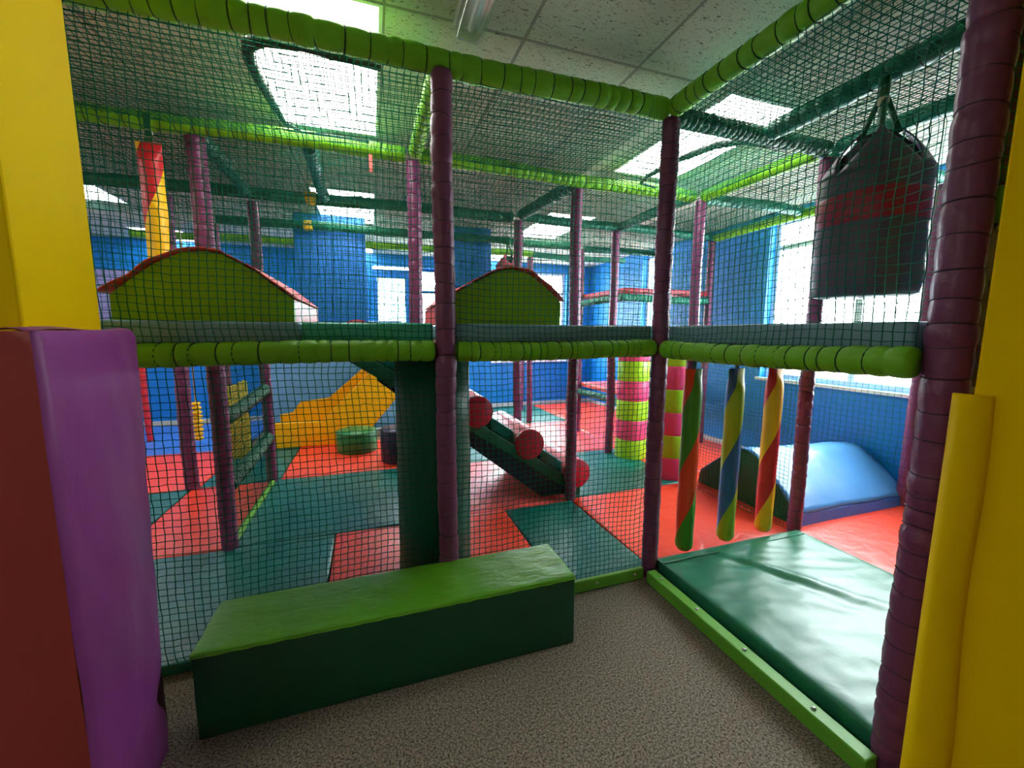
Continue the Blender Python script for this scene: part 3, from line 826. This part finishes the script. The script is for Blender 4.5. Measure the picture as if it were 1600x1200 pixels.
# ================================================================== HANGING BAGS
def twist(name, x, y, zt, zb, r, mA, mB, label, phase, turns, group, hook):
    L = zt - zb
    t = thing(name, label, 'hanging bag', (x, y, zb), group)
    nz, na = 56, 12
    def ring(f_, th):
        s = max(0, (f_ - .88) / .12); s = s * s * (3 - 2 * s)
        rr = r * (1 - .35 * max(0, (.035 - f_) / .035) ** 2) * (1 + .02 * math.sin(f_ * 23 + phase))
        a, c = rr * (1 + .2 * s), rr * (1 - .85 * s)
        return (x + a * math.cos(th), y + c * math.sin(th), zb + L * f_)
    for (m_, o_) in ((mA, 0), (mB, PI)):
        vs = []; fs = []
        for i in range(nz + 1):
            f_ = i / nz
            for k in range(na + 1):
                vs.append(ring(f_, phase + 2 * PI * turns * f_ + o_ + PI * k / na))
        for i in range(nz):
            for k in range(na):
                fs.append((i * (na + 1) + k, i * (na + 1) + k + 1, (i + 1) * (na + 1) + k + 1, (i + 1) * (na + 1) + k))
        fs.append(tuple(range(na + 1)))
        MB().add(vs, fs).build('spiral_panel', m_, t, True)
    b_ = MB()
    b_.box(x - .014, x + .014, y - .003, y + .003, zt - .02, hook)
    b_.build('strap', M_dkgreen_tube, t)
    if hook - zt > .1:
        MB().tube([(x + .02 * math.cos(a), y, zt + .045 + .02 * math.sin(a)) for a in [2 * PI * k / 14 for k in range(15)]], .004, 6).build('ring', M_steel, t, True)
TG = 'twisted two colour bags hanging at the entrance'
twist('twisted_bag', .298, .05, 1.235, .09, .054, M_bgreen, M_borange, 'green and orange red twisted bag, the one nearest the corner post', 2.15, 1.43, TG, 1.325)
twist('twisted_bag', .632, .05, 1.23, .10, .054, M_blime, M_bblue, 'lime and blue twisted bag in the middle of three', 2.15, 1.43, TG, 1.325)
twist('twisted_bag', .965, .05, 1.235, .11, .053, M_byellow, M_bred, 'yellow and red twisted bag beside the post at the blue ramp', 2.15, 1.43, TG, 1.325)
twist('twisted_bag', -2.612, .9, 2.44, 1.51, .052, M_byellow, M_bred, 'red and yellow twisted bag hanging high beside the left yellow pillar', 0.0, 1.16, None, 2.585)

def punch_bag(cx, cy, r, z0, z1, zp, zh, mb, mband, label, band, grp):
    t = thing('punch_bag', label, 'punch bag', (cx, cy, z0), grp)
    def lathe(prof, name, m_, nn=40, sq=2.0):
        vs = []; fs = []
        for (rr, z) in prof:
            for k in range(nn):
                a = 2 * PI * k / nn
                c_, s_ = math.cos(a), math.sin(a)
                q = (abs(c_) ** 2.8 + abs(s_) ** 2.8) ** (-1 / 2.8)
                wob = 1 + .006 * math.sin(a * 7 + z * 9)
                vs.append((cx + rr * q * c_ * wob, cy + rr * q * s_ * wob, z))
        for i in range(len(prof) - 1):
            for k in range(nn):
                fs.append((i * nn + k, i * nn + (k + 1) % nn, (i + 1) * nn + (k + 1) % nn, (i + 1) * nn + k))
        return MB().add(vs, fs), nn
    h = z1 - z0
    prof = [(.01, z0), (r * .9, z0), (r * .965, z0 + .012), (r * .985, z0 + .035)] + [(r * (1 + .012 * math.sin(i * 1.9)), z0 + .06 + (h - .06) * i / 12) for i in range(13)]
    lathe(prof, 'body', mb)[0].build('body', mb, t, True)
    if band:
        lathe([(r * 1.006, band[0]), (r * 1.016, band[0] + .006), (r * 1.014, (band[0] + band[1]) / 2), (r * 1.016, band[1] - .006), (r * 1.006, band[1])], 'band', mband)[0].build('band', mband, t, True)
    # black cone added to darken the hollow, four pointed flaps gathered to the straps
    lathe([(r * .93, z1 - .02), (r * .62, z1 + (zp - z1) * .5), (r * .26, zp - .03), (.01, zp - .03)], 'shade_cone', M_blackmatte)[0].build('shade_cone', M_blackmatte, t)
    for q in range(4):
        a0 = 3.75 + q * PI / 2
        vs = []; fs = []
        na, nh = 12, 10
        for i in range(nh + 1):
            f_ = i / nh
            half = (PI / 4) * .99 * (1 - f_) ** 1.05 + .04
            rr = r * (1.02 - f_ * .72) + .015 * math.sin(f_ * PI)
            z = z1 + (zp - z1) * f_
            for k in range(na + 1):
                a = a0 + half * (2 * k / na - 1)
                c_, s_ = math.cos(a), math.sin(a)
                sq = (abs(c_) ** 2.8 + abs(s_) ** 2.8) ** (-1 / 2.8)
                sq = 1 + (sq - 1) * (1 - f_)
                vs.append((cx + rr * sq * c_, cy + rr * sq * s_, z))
        for i in range(nh):
            for k in range(na):
                fs.append((i * (na + 1) + k, i * (na + 1) + k + 1, (i + 1) * (na + 1) + k + 1, (i + 1) * (na + 1) + k))
        fl = MB().add(vs, fs).build('top_flap', mb, t, True)
        md = fl.modifiers.new('thickness', 'SOLIDIFY'); md.thickness = .006
        e = Vector((cx + r * .36 * math.cos(a0), cy + r * .36 * math.sin(a0), zp - .04))
        MB().tube([e, Vector((cx + .012 * math.cos(a0), cy + .012 * math.sin(a0), zh))], [.014, .012], 6, flat=.5).build('strap', M_dkgreen_tube, t, True)
    MB().tube([(cx, cy, zh - .03), (cx, cy, zh + .0)], [.022, .024], 10).build('knot', M_rope, t, True)
    MB().tube([(cx, cy, zh), (cx, cy, 2.575)], [.02, .022], 8).build('hanger', M_dkgreen_tube, t, True)
punch_bag(.645, -.60, .185, 1.62, 2.15, 2.36, 2.48, M_black, M_bagred, 'big black punch bag with a wine red band hanging in front of the window', (1.935, 2.06), None)
punch_bag(.1, 3.0, .15, 1.55, 2.25, 2.4, 2.5, M_bagpink, M_bagpink, 'small rose coloured hanging bag seen behind the right green arch', None, None)

# ================================================================== THINGS INSIDE THE FRAME
# tall green cylinder
t = thing('foam_cylinder', 'tall dark green foam cylinder behind the green bench', 'foam pillar', (-1.222, .33, .045))
nn = 40
MB().tube([(-1.222, .33, .046), (-1.222, .33, .06), (-1.222, .33, .5), (-1.222, .33, 1.0), (-1.222, .33, 1.32)], [.19, .2, .201, .2, .2], nn).build('body', M_cyl, t, True)
MB().box(-1.225, -1.219, .126, .132, .06, 1.31).build('seam', M_benchside, t)
# striped pillars
def striped(x, y, r, z0, z1, n_, first, label):
    t = thing('striped_pillar', label, 'foam pillar', (x, y, z0), 'pink and lime striped foam pillars')
    h = (z1 - z0) / n_
    for i in range(n_):
        m_ = (M_limeband if (i % 2 == 0) == (first == 'lime') else M_pink)
        a, c = z0 + h * i, z0 + h * (i + 1)
        MB().tube([(x, y, a), (x, y, a + .008), (x, y, (a + c) / 2), (x, y, c - .008), (x, y, c)], [r * .985, r, r * 1.012, r, r * .985], 28).build('band', m_, t, True)
striped(1.235, 1.97, .172, .045, 1.36, 6, 'lime', 'pink and lime striped pillar farther from the corner post, lime at its foot')
striped(1.22, 1.3, .17, .045, 1.36, 6, 'pink', 'pink and lime striped pillar just right of the corner post, pink at its foot')

# roller ramp
t = thing('roller_ramp', 'sloping green ramp with red foam rollers behind the netting', 'roller ramp', (-.4, 1.6, .045))
SL = -.675
def zr(x): return .02 + SL * (x - .12)
for (yy, nm) in ((1.14, 'near'), (2.02, 'far')):
    MB().prism([(.15, zr(.15) + .03), (.15, zr(.15) + .13), (-1.80, zr(-1.80) + .12), (-1.80, zr(-1.80))], 'y', yy, yy + .045).build('side_rail', M_dkgreen_tube, t, False, .008, 2)
for i, x in enumerate((.11, -.33, -.77, -1.21, -1.62)):
    z = zr(x) + .21
    MB().tube([(x, 1.17, z), (x, 1.19, z), (x, 1.6, z), (x, 1.99, z), (x, 2.01, z)], [.118, .125, .126, .125, .118], 32).build('roller', M_roller, t, True)
    e = [o for o in t.children if o.name.startswith('roller')][-1]
    MB().tube([(x, 1.128, z), (x, 1.136, z), (x, 1.169, z)], [.118, .127, .127], 32).build('end_disc', M_rollend, e, True)
    if i < 4:
        xm = x - .22
        MB().prism([(xm - .1, zr(xm - .1) + .13), (xm + .1, zr(xm + .1) + .13), (xm + .1, zr(xm + .1) + .235), (xm - .1, zr(xm - .1) + .235)], 'y', 1.186, 2.01).build('tread', M_tealmat, t, False, .01, 2)
MB().prism([(.1, .05), (.1, zr(.1) + .03), (-1.5, zr(-1.5) + .03), (-1.5, zr(-1.5) - .02), (-.2, .05)], 'y', 1.19, 2.01).build('underside', M_navy, t)

# yellow slide
t = thing('slide', 'yellow plastic slide coming down to the floor left of the green cylinder', 'slide', (-2.0, 3.8, .045))
side = [(-2.68, .05), (-2.70, .36), (-2.14, .35), (-1.62, .89), (-1.2, 1.30), (-.95, 1.15), (-1.22, .63), (-1.6, .19), (-1.87, .05)]
MB().prism(side, 'y', 3.5, 3.55).build('side_panel', M_yslide, t, False, .01, 2)
side2 = [(-2.68, .05), (-2.70, .36), (-2.55, .38), (-2.45, .52), (-2.1, .56), (-1.62, .98), (-1.2, 1.36), (-.95, 1.2), (-1.22, .63), (-1.6, .19), (-1.87, .05)]
MB().prism(side2, 'y', 4.05, 4.1).build('side_panel', M_yslide, t, False, .01, 2)
MB().prism([(-2.66, .05), (-2.66, .24), (-2.05, .25), (-1.2, 1.08), (-1.0, 1.08), (-1.6, .2), (-1.87, .05)], 'y', 3.551, 4.049).build('chute', M_yslide, t)
bw = softbox('wall_pad', -2.95, -1.1, 4.3, 4.4, .045, 1.6, .02, M_palewall, None, (8, 2, 8), (0, .01, 0), .01, 2, 2)
tag(bw, 'pale blue shiny wall pad behind the yellow slide', 'wall pad')
MB().prism([(-2.2, 4.3), (-2.2, 4.29), (-2.19, 4.29), (-2.19, 4.3)], 'z', .05, 1.5).build('seam', M_skyblue, bw)
# drums
def drum(x, y, r, h, m_, label):
    t = MB().tube([(x, y, .046), (x, y, .06), (x, y, .046 + h * .5), (x, y, .035 + h), (x, y, .046 + h), (x, y, .048 + h)], [r * .97, r, r * 1.015, r, r * .95, .02], 32).build('foam_drum', m_, None, True, origin=(x, y, .046))
    tag(t, label, 'foam drum')
    MB().tube([(x + r * 1.006 * math.cos(2 * PI * k / 32), y + r * 1.006 * math.sin(2 * PI * k / 32), .035 + h) for k in range(33)], .005, 6, False).build('piping', m_, t, True)
drum(-1.735, 3.17, .225, .25, M_drum, 'round green foam drum on the red mat before the yellow slide')
drum(-1.27, 2.65, .205, .36, M_navy, 'dark navy foam drum half hidden behind the green cylinder')

# twisted green rails between the two left posts
for (z, lab) in ((.90, 'upper twisted dark green rail between two purple posts at left'), (.455, 'lower twisted dark green rail between two purple posts at left')):
    foam_tube('rail', (-2.45, 1.12, z - .02), (-2.455, 2.28, z + .025), .05, M_dkgreen_tube, lab, 'rail', 'twisted green rails', .035, .2, int(z * 100), M_lace, .004)
# ribbed yellow pads at left
t = thing('ribbed_pad', 'ribbed yellow green upright pad behind the twisted green rails', 'pad', (-2.95, 3.2, .045))
for i in range(6):
    x = -3.08 + .045 * i
    MB().tube([(x, 3.2, .05), (x, 3.2, .07), (x, 3.2, .80 + .02 * i), (x, 3.2, .82 + .02 * i)], [.018, .027, .027, .015], 8).build('rib', M_ygreen, t, True)
t = thing('bead_roll', 'yellow ribbed hanging roll between the far left posts', 'roll', (-3.17, 2.8, .37))
for i in range(9):
    z = .40 + i * .043
    MB().tube([(-3.17, 2.8, z - .02), (-3.17, 2.8, z - .008), (-3.17, 2.8, z + .008), (-3.17, 2.8, z + .02)], [.02, .05 - .003 * abs(i - 4), .05 - .003 * abs(i - 4), .02], 12).build('bead', M_byellow, t, True)
MB().tube([(-3.17, 2.8, .75), (-3.17, 2.8, ZC)], .008, 6).build('cord', M_rope, t, True)

# blue ramp hump
t = thing('hump_ramp', 'blue topped foam hump with dark green side against the window wall', 'soft play ramp', (2.0, .7, .045))
prof = [(.09, .05), (.10, .135), (.22, .26), (.365, .385), (.46, .462), (.54, .494), (.62, .488), (.766, .39), (1.04, .16), (1.06, .05)]
MB().prism(prof, 'x', 1.36, 1.385).build('side_panel', mat('hump_green', lin(24, 92, 52), **V), t)
hb = MB(); n_ = len(prof)
hb.add([(1.386, y_, z_ - .004) for y_, z_ in prof] + [(2.63, y_, .045 + (z_ - .049) * .89) for y_, z_ in prof],
       [tuple(range(n_)), tuple(reversed(range(n_, 2 * n_)))] + [(i, n_ + i, n_ + (i + 1) % n_, (i + 1) % n_) for i in range(n_)])
hb.build('body', M_bluemat, t)['label'] = 'darker blue front edge'
fine = []
for (p_, q_) in zip(prof[1:-2], prof[2:-1]):
    for i in range(4):
        fine.append((p_[0] + (q_[0] - p_[0]) * i / 4, p_[1] + (q_[1] - p_[1]) * i / 4))
fine.append(prof[-2])
vs = []; fs = []; nx_ = 26
for i, (y, z) in enumerate(fine):
    for k in range(nx_ + 1):
        x = 1.355 + 1.28 * k / nx_
        zz = z + .008 + .007 * noise.noise(Vector((x * 5, y * 6, 4))) + .004 * (1 - 2 * abs(noise.noise(Vector((x * 9 + y * 6, y * 4, 2)))))
        zz = .045 + (zz - .045) * (1 - .11 * k / nx_)
        vs.append((x, y + .004 * math.sin(x * 11), zz))
for i in range(len(fine) - 1):
    for k in range(nx_):
        fs.append((i * (nx_ + 1) + k, i * (nx_ + 1) + k + 1, (i + 1) * (nx_ + 1) + k + 1, (i + 1) * (nx_ + 1) + k))
ob = MB().add(vs, fs).build('top_cover', M_skyblue, t, True)
md = ob.modifiers.new('thickness', 'SOLIDIFY'); md.thickness = .006; md.offset = -1

# tall blue columns
for (x0, x1, lab) in ((-2.30, -1.555, 'wide blue panel standing behind the gap between the two green arches'), (-.56, -.03, 'narrower blue panel standing behind the right green arch')):
    t = thing('blue_panel', lab, 'wall panel', ((x0 + x1) / 2, 3.4, 1.3))
    n_ = 2
    w_ = (x1 - x0) / n_
    for i in range(n_):
        softbox('pad', x0 + w_ * i, x0 + w_ * (i + 1) - .002, 3.31, 3.37, 1.32, ZC - .002, .006, M_bluepanel, t, (3, 1, 5), (0, .002, 0))
    MB().box(x0, x1, 3.371, 3.4, 1.3, ZC - .002).build('backing', M_wood, t)

# far tower: two decks
def slab(z, label, lab2, s):
    ob = softbox('tower_mat', 1.22, 2.45, 2.18, 3.18, z, z + .06, .015, M_coral if s == 1 else M_rollend, None, (6, 6, 1), (0, 0, .004))
    tag(ob, label, 'mat', 'mats of the far tower')
    beam((1.2, 2.2, z - .06), (1.2, 3.16, z - .06), M_teal_tube, lab2[0], .042, 70 + s, .045, .15)
    beam((1.15, 2.16, z - .06), (2.4, 2.18, z - .06), M_teal_tube, lab2[1], .042, 80 + s, .045, .15)
slab(.70, 'pink red mat on the low deck of the far tower', ('teal tube at the side of the low tower deck', 'teal tube at the front of the low tower deck'), 1)
slab(1.90, 'thin red mat on the high deck of the far tower', ('pale teal tube at the side of the high tower deck', 'teal tube at the front of the high tower deck'), 2)
# lilac patch painting a reflection on the far left wall and small things
mu = MB().box(-5.2, -4.55, YF - .012, YF - .001, 1.5, 2.3).build('reflection_patch', mat('lilac_reflection', lin(150, 150, 205), 0.5, 0.1, 3, 0.5), None, False, .004, 1, origin=(-4.9, YF, 1.5))
tag(mu, 'lilac mottled patch painting a reflection on the far wall beside the left yellow pillar', 'board')
tg = MB().box(-1.505, -1.485, .93, .936, 2.44, 2.545).build('pull_tag', M_coral, None, False, .002, 1, origin=(-1.495, .933, 2.44))
tag(tg, 'small red tag dangling from the lime beam under the left light panel', 'tag')
for (x, y, lab) in ((-1.985, 2.206, 'yellow collar around the dark green beam in front of the tall blue column'), (-2.14, 3.238, 'yellow collar around the farther dark green beam above the tall blue column')):
    co = MB().tube([(x - .045, y, ZT), (x - .035, y, ZT), (x + .035, y, ZT), (x + .045, y, ZT)], [.05, .058, .058, .05], 14, caps=False).build('foam_collar', M_byellow, None, True, origin=(x, y, ZT))
    tag(co, lab, 'collar', 'yellow collars on the beams')
bpy.context.view_layer.update()
